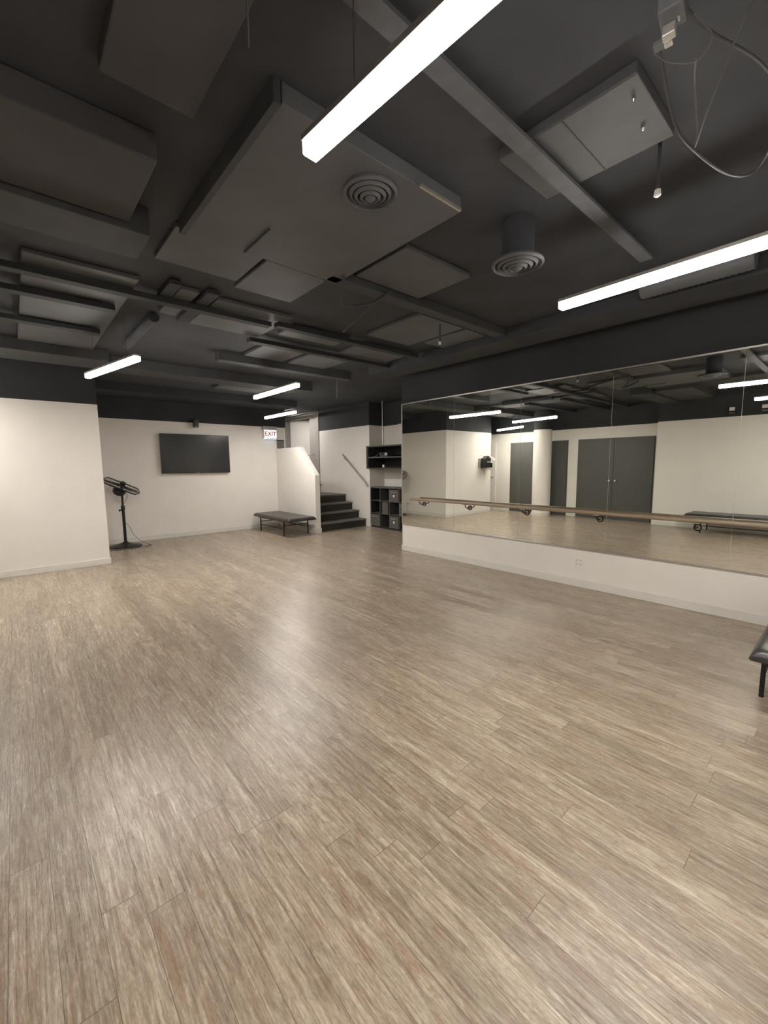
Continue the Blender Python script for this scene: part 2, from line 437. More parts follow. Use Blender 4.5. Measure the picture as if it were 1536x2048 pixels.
# sheet-metal box and the flat channel passing under it
t = thing('junction_housing', 'grey sheet-metal box under the ceiling with a flat channel crossing below it', 'box', (2.09, .96, 2.93))
MB().box(1.85, 2.31, .665, 1.26, 2.93, HC).build('housing_body', mat('dark_sheet_metal', (.062, .062, .066), .6, noise=.12, scale=5), t, bevel=.006)
MB().box(1.855, 2.305, .950, .955, 2.927, 2.9305).build('seam', beam_m, t)
MB().lathe([(.007, 0), (.007, -.012), (.002, -.02)], 12, Matrix.Translation((2.14, .735, 2.93))).build('screw', chrome, t)
MB().lathe([(.006, 0), (.006, -.012), (.002, -.02)], 12, Matrix.Translation((1.95, .71, 2.93))).build('screw', chrome, t)
t = thing('metal_channel', 'long flat grey metal channel crossing the ceiling from the top centre', 'channel', (1.7, 1.11, 2.895))
MB().box(.1, 3.43, 1.072, 1.15, 2.895, 2.90).box(.1, 3.43, 1.072, 1.076, 2.90, 2.912).box(.1, 3.43, 1.146, 1.15, 2.90, 2.912).build('channel', strip_m, t)
for x in (.2, 1.5, 3.2):
    MB().cyl((x, 1.11, 2.90), (x, 1.11, HC), .004, 8).build('hanger_rod', beam_m, t)
# sprinkler heads
def sprinkler(x, y, lab):
    t = thing('sprinkler_head', lab, 'sprinkler', (x, y, 2.74), 0, 'sprinkler heads')
    MB().lathe([(.008, .03), (.008, .235)], 10).build('drop_pipe', beam_m, t, local=True)
    MB().lathe([(.009, .0), (.016, .006), (.013, .03)], 12).build('head', whitepl, t, local=True, smooth=True)
sprinkler(2.38, .74, 'small bright sprinkler head right of the sheet-metal box')
sprinkler(3.45, 3.02, 'small dim sprinkler head among the far ceiling panels')
# emergency lamp / junction hardware near the top right
t = thing('junction_box', 'open metal junction box with clamps and wires at the top right of the ceiling', 'box', (1.58, .46, 2.76))
R_ = Matrix.Translation((1.55, .475, 2.79)) @ Matrix.Rotation(math.radians(8), 4, 'Z')
MB().box(-.035, .045, -.035, .028, .0, .10, M=R_).build('box_body', strip_m, t, bevel=.004)
MB().box(-.10, -.03, -.040, -.034, .05, .32, M=R_).box(-.04, .0, .022, .028, .05, .32, M=R_).build('strap', panel_m, t)
MB().box(.012, .040, -.012, .022, -.030, .0, M=R_).box(.052, .075, .0, .022, -.022, .012, M=R_).build('clamp', steel, t, bevel=.003)
MB().box(.058, .090, .022, .052, -.006, .004, M=R_).build('cover_flap', panel_m, t)
MB().cyl(R_ @ Vector((0, -.02, -.004)), R_ @ Vector((.02, -.02, -.004)), .004, 8).build('bright_screw', chrome, t)
MB().tube([(1.60, .43, 2.80), (1.68, .40, 2.77), (1.70, .44, 2.74), (1.66, .50, 2.75), (1.60, .53, 2.76)], .0018, 6, smooth=6).build('loose_wire', dust_wire, t)
# hanging cables at the upper right
tag(MB().tube([(1.84, .30, 2.975), (1.83, .36, 2.86), (1.99, .47, 2.77), (2.15, .545, 2.75), (2.10, .53, 2.79), (1.92, .50, 2.83), (1.80, .47, 2.82)], .0032, 8, smooth=8).build('hanging_cable', dust_wire),
    'looped cable hanging beside the sheet-metal box', 'cable')
tag(MB().tube([(1.86, .60, 2.975), (2.02, .585, 2.80), (2.20, .54, 2.74), (2.42, .47, 2.72), (2.52, .40, 2.76), (2.30, .30, 2.82), (2.05, .34, 2.86), (1.84, .44, 2.9), (1.78, .50, 2.975)], .0052, 8, smooth=8).build('hanging_cable', pipe_m),
    'thick cable hanging in a wide loop at the right edge of the ceiling', 'cable')
tag(MB().tube([(1.30, .40, 2.975), (1.45, .34, 2.92), (1.60, .31, 2.90), (1.78, .27, 2.92), (1.95, .2, 2.975)], .004, 8, smooth=8).build('hanging_cable', cable_m),
    'thin cable sagging at the very top right corner', 'cable')
tag(MB().tube([(1.95, 2.66, 2.97), (1.97, 2.68, 2.86), (2.10, 2.86, 2.78), (2.30, 2.72, 2.80), (2.42, 2.66, 2.90), (2.45, 3.0, 2.86), (2.50, 3.35, 2.80), (2.58, 3.52, 2.82)], .012, 8, smooth=8).build('hanging_cable', beam_m),
    'dark cable looping down in the middle of the ceiling', 'cable')
tag(MB().tube([(3.95, 5.60, 2.975), (3.96, 5.60, 2.80), (3.97, 5.62, 2.66), (3.98, 5.64, 2.55)], .010, 8, smooth=6).build('hanging_cable', pipe_m),
    'short cable hanging straight down left of the mirror, above the stairs', 'cable')
tag(MB().cyl((6.04, 9.4, 2.90), (6.04, 11.9, 2.90), .022, 12).build('ceiling_pipe', pipe_m, smooth=True), 'grey pipe under the ceiling in front of the stair door', 'pipe')
# flexible duct at right edge
m = MB(); pr = []
for k in range(40): pr.append((.075 + (.006 if k % 2 else 0), k*.018))
m.lathe(pr, 20, Matrix.Translation((3.95, 1.30, 2.895)) @ Matrix.Rotation(PI/2, 4, 'X'))
tag(m.build('flexible_duct', panel_m, smooth=True), 'ribbed flexible duct at the right edge above the mirror', 'duct')
# two thin dangling wires near the top left
tag(MB().tube([(.63, 1.33, 2.975), (.645, 1.34, 2.90), (.66, 1.37, 2.80)], .003, 6, smooth=5).build('dangling_wire', dust_wire), 'pale wire end dangling left of the near pendant light', 'wire')

# ------------------------------------------------------------------ mirror wall
seams = [5.262, 4.13, 3.015, 1.895, .775, -.345, -1.465, -2.585, -3.705]
ZB, ZT = .478, 2.508
mlabs = ['leftmost mirror panel, beside the shelf niche', 'second mirror panel from the left', 'third mirror panel from the left, reflecting the dark double doors',
         'fourth mirror panel from the left, above the wall outlet', 'mirror panel at the right edge of the photo', 'mirror panel just beyond the right edge of the photo',
         'second mirror panel beyond the right edge', 'mirror panel nearest the rear wall']
for k in range(8):
    y1, y0 = seams[k], seams[k+1]
    o = MB().box(XM-.006, XM, y0+.0015, y1-.0015, ZB, ZT).build('mirror_panel', mirror_m)
    tag(o, mlabs[k], 'mirror', 'wall mirror panels')
m = MB()
m.box(XM-.012, XM, seams[-1], seams[0]+.006, ZT, ZT+.014).build('trim_101', alu)['kind'] = 'structure'
MB().box(XM-.014, XM, seams[-1], seams[0]+.006, ZB-.018, ZB).build('trim_102', alu)['kind'] = 'structure'
MB().box(XM-.012, XM, seams[0], seams[0]+.012, ZB, ZT).build('trim_103', alu)['kind'] = 'structure'

# barre
BX, BZ = XM-.125, .93
t = thing('ballet_barre', 'long wooden ballet barre on brackets across the mirrors', 'barre', (BX, 1.5, BZ))
prof = []
for k in range(16):
    a = 2*PI*k/16; prof.append((BX+.030*math.copysign(abs(math.cos(a))**.7, math.cos(a)), BZ+.021*math.copysign(abs(math.sin(a))**.8, math.sin(a))))
v = [(p[0], y, p[1]) for y in (4.93, -3.6) for p in prof]
MB().add(v, [tuple(range(16)), tuple(range(16, 32))[::-1]] + [(i, (i+1) % 16, 16+(i+1) % 16, 16+i) for i in range(16)]).build('rail', oak, t, smooth=True)
for k in range(9):
    y = 4.74 - .925*k
    MXB = Matrix.Translation((XM-.006, y, BZ-.078)) @ Matrix.Rotation(-PI/2, 4, 'Y')
    br = MB().lathe([(.026, 0), (.026, .004), (.012, .006)], 24, MXB).build('bracket', steel, t, smooth=True)
    MB().tube([(.030*math.cos(2*PI*q/28), .030*math.sin(2*PI*q/28), .006) for q in range(28)], .0062, 8, closed=True, M=MXB).build('flange_ring', bronze, br, smooth=True)
    MB().tube([(XM-.016, y, BZ-.075), (XM-.060, y, BZ-.080), (XM-.105, y, BZ-.066), (BX, y, BZ-.024)], .0075, 10, smooth=5).build('arm', bronze, br, smooth=True)
    MB().box(BX-.016, BX+.016, y-.030, y+.030, BZ-.027, BZ-.020).build('saddle', steel, br)

# outlets and plates
def outlet(loc, w_, h_, n, label, axis):
    t = thing('wall_outlet' if n else 'blank_wall_plate', label, 'outlet' if n else 'wall plate', loc)
    def B(a0, a1, d0, d1, z0, z1):
        m = MB()
        return m.box(-d1, -d0, a0, a1, z0, z1) if axis == 'x' else m.box(a0, a1, -d1, -d0, z0, z1)
    B(-w_/2, w_/2, 0, .006, 0, h_).build('cover_plate', whitepl if n else white, t, local=True, bevel=.002)
    if n:
        for ay in ((-.025, .025) if n == 4 else (0,)):
            for az in (.034, .080):
                s_ = B(ay-.016, ay+.016, .006, .0085, az-.014, az+.014).build('socket', base_m, t, local=True, bevel=.002)
                for q in (-.006, .006): B(ay+q-.0012, ay+q+.0012, .0084, .0092, az-.005, az+.006).build('slot', blackplas, s_, local=True)
    return t
outlet((XM, 2.19, .245), .115, .115, 4, 'white four-socket outlet low on the wall under the mirror', 'x')
outlet((.16, YL, .235), .075, .115, 0, 'blank cover plate painted white, low on the left wall', 'y')

# ------------------------------------------------------------------ screen wall
t = thing('wall_television', 'large dark flat television mounted on the white far wall', 'television', (3.015, YT, 1.36))
MB().box(2.305, 3.725, YT-.085, YT-.045, 1.36, 2.185).build('casing', blackplas, t, bevel=.006)
MB().box(2.322, 3.708, YT-.088, YT-.0852, 1.382, 2.170).build('screen', screen_m, t)
MB().box(2.7, 3.3, YT-.045, YT, 1.55, 2.0).build('mount', blackmetal, t)
MB().box(2.985, 3.045, YT-.0875, YT-.0855, 1.365, 1.373).build('logo_strip', steel, t)
t = thing('wall_speaker', 'small black box speaker high on the wall above the television', 'speaker', (3.02, YT, 2.33))
MB().box(2.975, 3.065, YT-.16, YT-.05, 2.335, 2.50).build('cabinet', blackplas, t, bevel=.006)
MB().box(3.0, 3.04, YT-.05, YT, 2.38, 2.45).build('bracket', blackmetal, t)
MB().box(3.005, 3.035, YT-.163, YT-.160, 2.345, 2.352).build('badge', whitepl, t)
# exit sign
t = thing('exit_sign', 'lit white exit sign with red letters hanging in front of the far wall', 'sign', (4.73, YT-.08, 2.15))
MB().box(4.565, 4.905, YT-.12, YT-.06, 2.155, 2.375).build('sign_frame', alu, t, bevel=.004)
MB().box(4.580, 4.890, YT-.124, YT-.1205, 2.170, 2.360).build('lit_face', exit_white, t)
MB().box(4.555, 4.890, YT-.13, YT-.0, 2.377, 2.445).build('canopy', frame_m, t, bevel=.004)
for x in (4.61, 4.73, 4.85):
    MB().box(x-.04, x+.04, YT-.11, YT-.07, 2.147, 2.1545).build('lamp_strip', em_blue, t)
cu = bpy.data.curves.new('exit_text', 'FONT'); cu.body = 'EXIT'; cu.size = .145; cu.extrude = .001; cu.align_x = 'CENTER'; cu.align_y = 'CENTER'; cu.space_character = 1.0; cu.offset = .003
to = bpy.data.objects.new('exit_text_source', cu)
C.objects.link(to); dg = bpy.context.evaluated_depsgraph_get(); me = bpy.data.meshes.new_from_object(to.evaluated_get(dg)); bpy.data.objects.remove(to)
lo = bpy.data.objects.new('lettering', me); me.materials.clear(); me.materials.append(exit_red); C.objects.link(lo); lo.parent = t
lo.location = (4.732-4.73, YT-.1255-(YT-.08), 2.262-2.15); lo.rotation_euler = (PI/2, 0, 0)
lo['label'] = 'red EXIT lettering'
# grey box on the wall by the half wall
t = thing('control_box', 'small grey box with black lid on the wall above the stair half wall', 'box', (5.03, YT, 1.93))
MB().box(4.945, 5.115, YT-.06, YT, 1.935, 2.11).build('housing', mat('mid_grey_box', (.17, .165, .155), .6, noise=.05), t, bevel=.004)
MB().box(4.94, 5.12, YT-.064, YT, 2.11, 2.128).build('lid', blackplas, t)
MB().box(4.948, 5.112, YT-.0605, YT-.0601, 1.925, 1.935).build('bottom_edge', blackplas, t)

# ------------------------------------------------------------------ pedestal fan
t = thing('pedestal_fan', 'black pedestal fan with upturned round head, beside the left wall corner', 'fan', (1.50, 9.17, 0))
MB().lathe([(.275, 0), (.275, .014), (.24, .028), (.12, .055), (.045, .085), (.035, .10)], 44, Matrix.Translation((1.50, 9.17, 0))).build('base', blackmetal, t, smooth=True)
MB().cyl((1.50, 9.17, .05), (1.50, 9.17, .76), .026, 18).build('lower_pole', blackmetal, t, smooth=True)
MB().cyl((1.50, 9.17, .72), (1.50, 9.17, 1.10), .018, 16).build('upper_pole', blackmetal, t, smooth=True)
MB().lathe([(.029, 0), (.034, .01), (.034, .07), (.022, .09)], 18, Matrix.Translation((1.50, 9.17, .70))).build('collar', blackplas, t, smooth=True)
MB().cyl((1.48, 9.16, .70), (1.435, 9.15, .695), .014, 12).cyl((1.435, 9.15, .675), (1.435, 9.15, .715), .010, 10).build('height_knob', blackplas, t, smooth=True)
nrm = Vector((.44*math.cos(.16), -.44*math.sin(.16), .89)).normalized()
HC_ = Vector((1.505, 9.17, 1.145))
MH = Matrix.Translation(HC_) @ nrm.to_track_quat('Z', 'Y').to_matrix().to_4x4()
R0 = .315
def guard(zs, name, ring_m):
    m = MB()
    prof = zs
    for k in range(44):
        a = 2*PI*k/44
        m.tube([(r*math.cos(a), r*math.sin(a), z) for r, z in prof], .0024, 5, M=MH)
    for r, z in ((prof[-1][0], prof[-1][1]), (prof[1][0], prof[1][1]), ((prof[0][0]+prof[1][0])/2, (prof[0][1]+prof[1][1])/2)):
        m.tube([(r*math.cos(2*PI*k/48), r*math.sin(2*PI*k/48), z) for k in range(48)], .0034, 6, closed=True, M=MH)
    return m.build(name, ring_m, t, smooth=True)
guard([(.05, .078), (.265, .066), (R0, .022), (R0, 0)], 'front_guard', silverg)
guard([(.06, -.062), (.265, -.055), (R0, -.018), (R0, 0)], 'rear_guard', silverg)
m = MB(); m.tube([(R0*math.cos(2*PI*k/56), R0*math.sin(2*PI*k/56), .0) for k in range(56)], .006, 8, closed=True, M=MH)
m.tube([(.27*math.cos(2*PI*k/56), .27*math.sin(2*PI*k/56), .066) for k in range(56)], .0055, 8, closed=True, M=MH)
m.tube([(.27*math.cos(2*PI*k/56), .27*math.sin(2*PI*k/56), -.056) for k in range(56)], .0055, 8, closed=True, M=MH)
m.build('rim_band', blackmetal, t, smooth=True)
for k in range(3):
    m = MB(); v = []; f = []; n = 10; q = 6
    for i in range(n+1):
        r = .04 + .225*i/n; wd = .55 - .12*(i/n)
        for j in range(q+1):
            a = 2*PI*k/3 + wd*(j/q*2-1)*(1.0 if i > 0 else .7)
            z = .022*(j/q*2-1)
            v.append((r*math.cos(a), r*math.sin(a), z+.004)); 
    top = len(v); v += [(x, y, z-.004) for x, y, z in v]
    for i in range(n):
        for j in range(q):
            a = i*(q+1)+j; b2 = a+1; c2_ = a+q+2; d2 = a+q+1
            f += [(a, b2, c2_, d2), (a+top, d2+top, c2_+top, b2+top)]
    for i in range(n):
        a, d2 = i*(q+1), (i+1)*(q+1); f += [(a, d2, d2+top, a+top), (a+q, a+q+top, d2+q+top, d2+q)]
    for j in range(q):
        a = j; f += [(a, a+top, a+1+top, a+1)]; a = n*(q+1)+j; f += [(a, a+1, a+1+top, a+top)]
    m.add(v, f, 0, MH).build('blade', blackplas, t, smooth=True)
MB().lathe([(.0, .10), (.03, .095), (.05, .08), (.052, .03), (.03, .0), (.0, -.01)], 24, MH).build('hub_cap', blackplas, t, smooth=True)
MB().lathe([(.02, -.19), (.065, -.178), (.10, -.14), (.11, -.09), (.09, -.058), (.04, -.05)], 28, MH).build('motor_housing', blackplas, t, smooth=True)
MB().box(-.02, .02, -.02, .02, 1.03, 1.13, M=Matrix.Translation((1.50, 9.17, 0))).build('tilt_joint', blackplas, t, bevel=.006)
MB().tube([(1.50, 9.14, 1.05), (1.56, 9.13, 1.02), (1.575, 9.13, .94), (1.54, 9.14, .86), (1.525, 9.15, .82)], .0035, 6, smooth=6).build('head_cord', cable_m, t)
MB().tube([(1.52, 9.14, .46), (1.58, 9.10, .36), (1.62, 9.07, .24), (1.70, 9.04, .13), (1.80, 9.0, .05), (1.89, 8.98, .008), (1.86, 8.90, .006), (1.72, 8.84, .006), (1.50, 8.80, .006), (1.28, 8.82, .006), (1.14, 8.95, .006),
           (1.10, 9.10, .02), (1.09, 9.18, .12), (1.08, 9.20, .25), (1.05, 9.20, .30)], .0038, 6, smooth=6).build('power_cord', cable_m, t)
MB().tube([(1.89, 8.98, .010), (1.80, 8.94, .012), (1.60, 8.87, .010), (1.35, 8.87, .012), (1.17, 8.95, .010)], .0038, 6, smooth=6).build('cord_loop', cable_m, t)
MB().box(1.034, 1.052, 9.185, 9.215, .285, .315).build('plug', blackplas, t)

# ------------------------------------------------------------------ benches
def make_bench(label, L_=1.70, W_=.67):
    t = thing('bench', label, 'bench', (0, 0, 0), 0, 'black padded benches')
    n = 14; q = 8; v = []; f = []; zt, zb = .395, .325
    # cushion: rounded, softly quilted top
    nx, ny = 22, 60
    def topz(u, w__):
        ex = min(u, 1-u)*W_; ey = min(w__, 1-w__)*L_
        e = min(1, max(0, ex/.05))*min(1, max(0, ey/.05)); e = math.sqrt(max(0, 1-(1-e)**2))
        quilt = .006*abs(math.sin(PI*w__*5))**.5
        return zt-.045*(1-e) + quilt*e
    for j in range(ny+1):
        for i in range(nx+1):
            def cl(k, N_, Len):
                # concentrate samples at the edges
                a = k/N_; return .5-.5*math.cos(PI*a)
            u, w__ = cl(i, nx, W_), cl(j, ny, L_)
            v.append(((u-.5)*W_, (w__-.5)*L_, topz(u, w__)))
    for j in range(ny):
        for i in range(nx):
            a = j*(nx+1)+i; f.append((a, a+1, a+nx+2, a+nx+1))
    ring = [i for i in range(nx+1)] + [j*(nx+1)+nx for j in range(1, ny+1)] + [ny*(nx+1)+i for i in range(nx-1, -1, -1)] + [j*(nx+1) for j in range(ny-1, 0, -1)]
    k0 = len(v); cnt = len(ring)
    for s_, zz in ((1.0, zb+.012), (.985, zb)):
        for r_ in ring: v.append((v[r_][0]*s_, v[r_][1]*s_, zz))
    for k in range(cnt):
        k2 = (k+1) % cnt
        f.append((ring[k2], ring[k], k0+k, k0+k2)); f.append((k0+k2, k0+k, k0+cnt+k, k0+cnt+k2))
    f.append(tuple(k0+cnt+k for k in range(cnt)))
    MB().add(v, f).build('cushion', leather, t, local=True, smooth=True)
    MB().box(-W_/2+.02, W_/2-.02, -L_/2+.2, L_/2-.2, .308, .325).build('seat_board', blackmetal, t, local=True)
    lx, ly = W_/2-.04, L_/2-.30
    for sx in (-1, 1):
        for sy in (-1, 1):
            MB().box(sx*lx-.012, sx*lx+.012, sy*ly-.012, sy*ly+.012, 0, .31).build('leg', blackmetal, t, local=True, bevel=.002)
    for sx in (-1, 1):
        MB().box(sx*lx-.008, sx*lx+.008, -ly, ly, .145, .161).build('stretcher', blackmetal, t, local=True)
    for sy in (-1, 1):
        MB().box(-lx, lx, sy*ly-.008, sy*ly+.008, .215, .231).build('stretcher', blackmetal, t, local=True)
    return t
b0 = make_bench('black padded bench beside the stair half wall'); b0.location = (4.53, 8.62, 0)
dup(b0, (4.03, .025, 0), PI/2, 'black padded bench cut off by the right edge of the photo')
dup(b0, (-1.03, 1.64, 0), 0, 'black padded bench against the far side wall, seen in the mirror')

# ------------------------------------------------------------------ stairs
t = thing('staircase', 'short dark staircase of four steps leading up to the door', 'stairs', (5.75, 8.5, 0))
ys = [8.02, 8.295, 8.565, 8.835]
x0, x1 = 5.053, XS-.001
for k, y in enumerate(ys):
    z = .19*(k+1)
    y2 = ys[k+1]+.03 if k < 3 else 12.045
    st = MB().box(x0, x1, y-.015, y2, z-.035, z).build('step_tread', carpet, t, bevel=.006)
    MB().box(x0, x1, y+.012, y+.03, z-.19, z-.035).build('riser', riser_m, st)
t['category'] = 'stairs'
t = thing('handrail', 'slim metal handrail on the white wall right of the stairs', 'handrail', (XS-.06, 8.4, 1.0))
MB().tube([(XS-.065, 7.90, 1.035), (XS-.065, 8.86, 1.77)], .018, 12).build('rail', steel, t, smooth=True)
for y, z in ((7.93, 1.035), (8.80, 1.70)):
    MB().tube([(XS-.002, y, z-.05), (XS-.04, y, z-.05), (XS-.065, y, z+.0)], .007, 8, smooth=4).lathe([(.028, 0), (.028, .005)], 16, Matrix.Translation((XS-.001, y, z-.05)) @ Matrix.Rotation(-PI/2, 4, 'Y')).build('bracket', steel, t, smooth=True)
t = thing('handrail', 'short bright end of the handrail behind the stair half wall', 'handrail', (5.12, 8.2, 1.05))
MB().tube([(5.13, 7.93, 1.07), (5.13, 8.02, 1.08), (5.13, 9.0, 1.77)], .018, 12).build('rail', alu, t, smooth=True)
MB().tube([(5.052, 8.1, 1.07), (5.09, 8.1, 1.07), (5.13, 8.1, 1.13)], .007, 8, smooth=4).build('bracket', steel, t, smooth=True)

t = thing('landing_light', 'small white ceiling lamp on the stair landing in front of the door', 'light', (5.75, 10.6, 2.90))
MB().box(5.69, 5.81, 10.35, 10.85, 2.925, HC-.002).build('housing', whitepl, t, bevel=.004)
MB().box(5.70, 5.80, 10.37, 10.83, 2.905, 2.925).build('diffuser', mat('landing_diffuser', (.9, .9, .9), .5, noise=.01, emit=120, ecol=LAMP_COL), t)

# stair door, opened outwards
o = MB()
o.box(XS-.02, XS+.16, 10.04, 10.15, LZ, 2.95).box(XS-.02, XS+.16, 11.86, 11.99, LZ, 2.95).box(XS-.02, XS+.16, 10.15, 11.86, 2.85, 2.95)
d1 = struct(o.build('door_1', frame_m, bevel=.006))
ang = math.atan2(10.98-11.66, 6.78-6.50)
LM = Matrix.Translation((6.50, 11.70, 0)) @ Matrix.Rotation(ang, 4, 'Z')
lf = MB().box(0, .82, -.022, .022, LZ+.01, 2.84, M=LM).build('door_leaf', whitedoor, d1)
MB().cyl(LM @ Vector((.76, -.02, 1.80)), LM @ Vector((.76, -.07, 1.80)), .010, 10).cyl(LM @ Vector((.76, -.068, 1.80)), LM @ Vector((.64, -.068, 1.80)), .009, 10).build('lever', chrome, lf)
sl = MB().box(XS+.05, XS+.09, 10.15, 10.62, LZ+.01, 2.85).build('fixed_leaf', frame_m, d1)
MB().box(XS+.032, XS+.05, 10.20, 10.25, 1.70, 1.90).cyl((XS+.05, 10.25, 1.80), (XS-.02, 10.25, 1.80), .011, 10).cyl((XS-.018, 10.24, 1.80), (XS-.018, 10.40, 1.80), .010, 10).build('lever', chrome, sl)
struct(MB().box(XS+.14, 8.2, 10.0, 12.05, LZ-.12, LZ).build('floor_corridor', carpet))

# ------------------------------------------------------------------ niche shelves
CX0, CX1 = 6.468, XN-.005
t = thing('cube_shelf', 'black cube storage shelf standing in the niche beside the stairs', 'shelf', (6.72, 6.9, 0))
CW, CH = .332, .32
cy0 = 7.85
MB().box(CX0, CX1, cy0-4*CW-.02*1-.01, cy0, .945, .972).build('top_board', edge_m, t, bevel=.002)
MB().box(CX0, CX1, cy0-4*CW-.03, cy0, 0.0, .045).build('base_board', laminate, t)
for k in range(5): MB().box(CX0, CX1, cy0-k*CW-.022, cy0-k*CW, .045, .945).build('upright', edge_m if k in (1, 2, 3) else laminate, t)
for k in (1, 2):
    for c in range(4): MB().box(CX0, CX1, cy0-(c+1)*CW, cy0-c*CW-.022, .03+k*.305, .048+k*.305).build('shelf_board', edge_m, t)
MB().box(CX1-.012, CX1, cy0-4*CW, cy0-.02, .045, .945).build('back_panel', laminate, t)
cells = lambda c, r: (cy0-(c+1)*CW+.004, cy0-c*CW-.026, [.654, .349, .046][r])
def bin_(c, r, label, tagmark=True, kind=0):
    a, b_, z = cells(c, r)
    t = thing('storage_bin', label, 'bin', (6.70, (a+b_)/2, z), 0, 'grey fabric storage bins')
    X0 = CX0-.012
    h = .272
    if kind == 1: a += .075; b_ -= .035; X0 = CX0+.03
    m = MB(); th = .006
    m.box(X0, X0+th, a, b_, z, z+h).box(X0+.33, X0+.33+th, a, b_, z, z+h).box(X0+th, X0+.33, a, a+th, z, z+h).box(X0+th, X0+.33, b_-th, b_, z, z+h).box(X0+th, X0+.33, a+th, b_-th, z, z+th)
    m.build('bin_body', fabric, t)
    m = MB(); m.box(X0-.003, X0, a, b_, z+h-.014, z+h).box(X0-.003, X0, a, b_, z, z+.010).box(X0-.003, X0, a, a+.012, z+.010, z+h-.014).box(X0-.003, X0, b_-.012, b_, z+.010, z+h-.014).build('trim_edge', fabric_rim, t)
    if kind == 1: return t
    yc = (a+b_)/2
    # worn illegible white script
    m = MB(); yy = yc+.085; wds = [.020, .014, .016, .012, .016, .014, .018]
    for i, wd in enumerate(wds):
        hh = .026 if i == 0 else random.uniform(.012, .019)
        m.box(X0-.0042, X0-.0032, yy-wd, yy-wd*.15, z+.205, z+.205+hh*.45)
        m.box(X0-.0042, X0-.0032, yy-wd*.6, yy-wd*.3, z+.205, z+.205+hh); yy -= wd+.006
    m.build('script_mark', ink, t)
    MB().box(X0-.0045, X0-.003, yc-.042, yc+.042, z+.178, z+.190).build('handle_slot', blackplas, t)
    if tagmark == 'round': MB().lathe([(.030, 0), (.030, .003)], 20, Matrix.Translation((X0-.003, yc, z+.135)) @ Matrix.Rotation(-PI/2, 4, 'Y')).build('round_tag', whitepl, t)
    elif tagmark == 'square': MB().box(X0-.006, X0-.003, yc-.026, yc+.026, z+.108, z+.160).build('square_tag', whitepl, t)
    elif tagmark == 'worn':
        MB().box(X0-.005, X0-.003, yc-.034, yc+.000, z+.130, z+.136).box(X0-.005, X0-.003, yc-.036, yc-.028, z+.090, z+.136).box(X0-.005, X0-.003, yc-.01, yc+.034, z+.094, z+.100).build('worn_tag', fabric_rim, t)
    return t
bin_(2, 0, 'grey fabric bin with a square white tag in the top row of the cube shelf', 'square')
bin_(1, 1, 'narrow dark grey bin turned sideways in the middle row of the cube shelf', kind=1)
bin_(3, 1, 'grey fabric bin in the middle row, half hidden by the mirror wall', 'round')
bin_(0, 2, 'grey fabric bin with a worn tag at the bottom left of the cube shelf', 'worn')
bin_(2, 2, 'grey fabric bin with a round white tag in the bottom row of the cube shelf', 'round')
t = tag(MB().lathe([(.0, 0), (.03, .002), (.055, .03), (.06, .06), (.05, .095), (.02, .115), (.0, .118)], 24, Matrix.Translation((6.58, 6.74, .972))).build('round_speaker', blackplas, smooth=True),
        'round black object on top of the cube shelf, at the mirror edge', 'speaker')
# hanging open shelf unit
t = thing('wall_shelf', 'black open wall shelf unit hanging above the cube shelf', 'shelf', (6.6, 7.0, 1.41))
SX0, SX1, sy0, sy1 = 6.385, XN-.005, 5.9, 7.845
MB().box(SX0, SX1, sy0, sy1, 1.915, 1.945).build('top_board', edge_m, t, bevel=.002)
MB().box(SX0, SX1, sy0, sy1, 1.41, 1.435).build('bottom_board', laminate, t, bevel=.002)
MB().box(SX0, SX1, sy1-.022, sy1, 1.435, 1.915).box(SX0, SX0+.0649, sy1-.001, sy1+.05, 1.41, 1.945).build('side_panel', laminate, t)
MB().box(SX0, SX1, sy0, sy0+.022, 1.435, 1.915).build('side_panel', laminate, t)
MB().box(SX0+.003, SX1, sy0+.022, sy1-.022, 1.655, 1.685).build('middle_shelf', edge_m, t, bevel=.002)
MB().box(SX1-.012, SX1, sy0+.022, sy1-.022, 1.435, 1.915).build('back_panel', laminate, t)
# equipment on its shelf
t = thing('audio_receiver', 'dark audio gear with a round dial on the upper wall shelf', 'audio equipment', (6.58, 7.38, 1.685))
MB().box(6.46, 6.74, 7.22, 7.50, 1.685, 1.785).build('casing', mat('dark_grey_gear', (.05, .05, .052), .4, noise=.1), t, bevel=.006)
MB().lathe([(.040, 0), (.040, .012), (.028, .016)], 24, Matrix.Translation((6.46, 7.27, 1.735)) @ Matrix.Rotation(-PI/2, 4, 'Y')).build('dial', steel, t, smooth=True)
MB().box(6.455, 6.46, 7.33, 7.46, 1.74, 1.775).build('display', screen_m, t)
tag(MB().tube([(6.42, 7.70, 1.692), (6.44, 7.62, 1.70), (6.50, 7.60, 1.75), (6.48, 7.55, 1.78), (6.43, 7.56, 1.71), (6.45, 7.66, 1.70), (6.50, 7.70, 1.693)], .007, 8, smooth=6).build('coiled_cable', dust_wire),
    'coiled dark cable beside the audio gear on the upper wall shelf', 'cable')
t = thing('white_puck', 'small white rounded device inside the lower bay of the wall shelf', 'device', (6.44, 7.34, 1.437))
MB().lathe([(.0, 0), (.024, 0), (.029, .012), (.029, .052), (.022, .064), (.0, .066)], 24, Matrix.Translation((6.44, 7.33, 1.437))).build('body', whitepl, t, smooth=True)
MB().box(6.43, 6.45, 7.29, 7.37, 1.4355, 1.4375).build('foot', blackplas, t)
tag(MB().cyl((6.60, 7.545, 1.946), (6.60, 7.545, HC), .011, 12).build('conduit_pipe', alu, smooth=True), 'thin vertical metal conduit rising from the wall shelf', 'pipe')
# square column edge in niche
struct(MB().box(XN-.10, XN, 6.75, 7.25, 1.95, HP).build('trim_104', white))

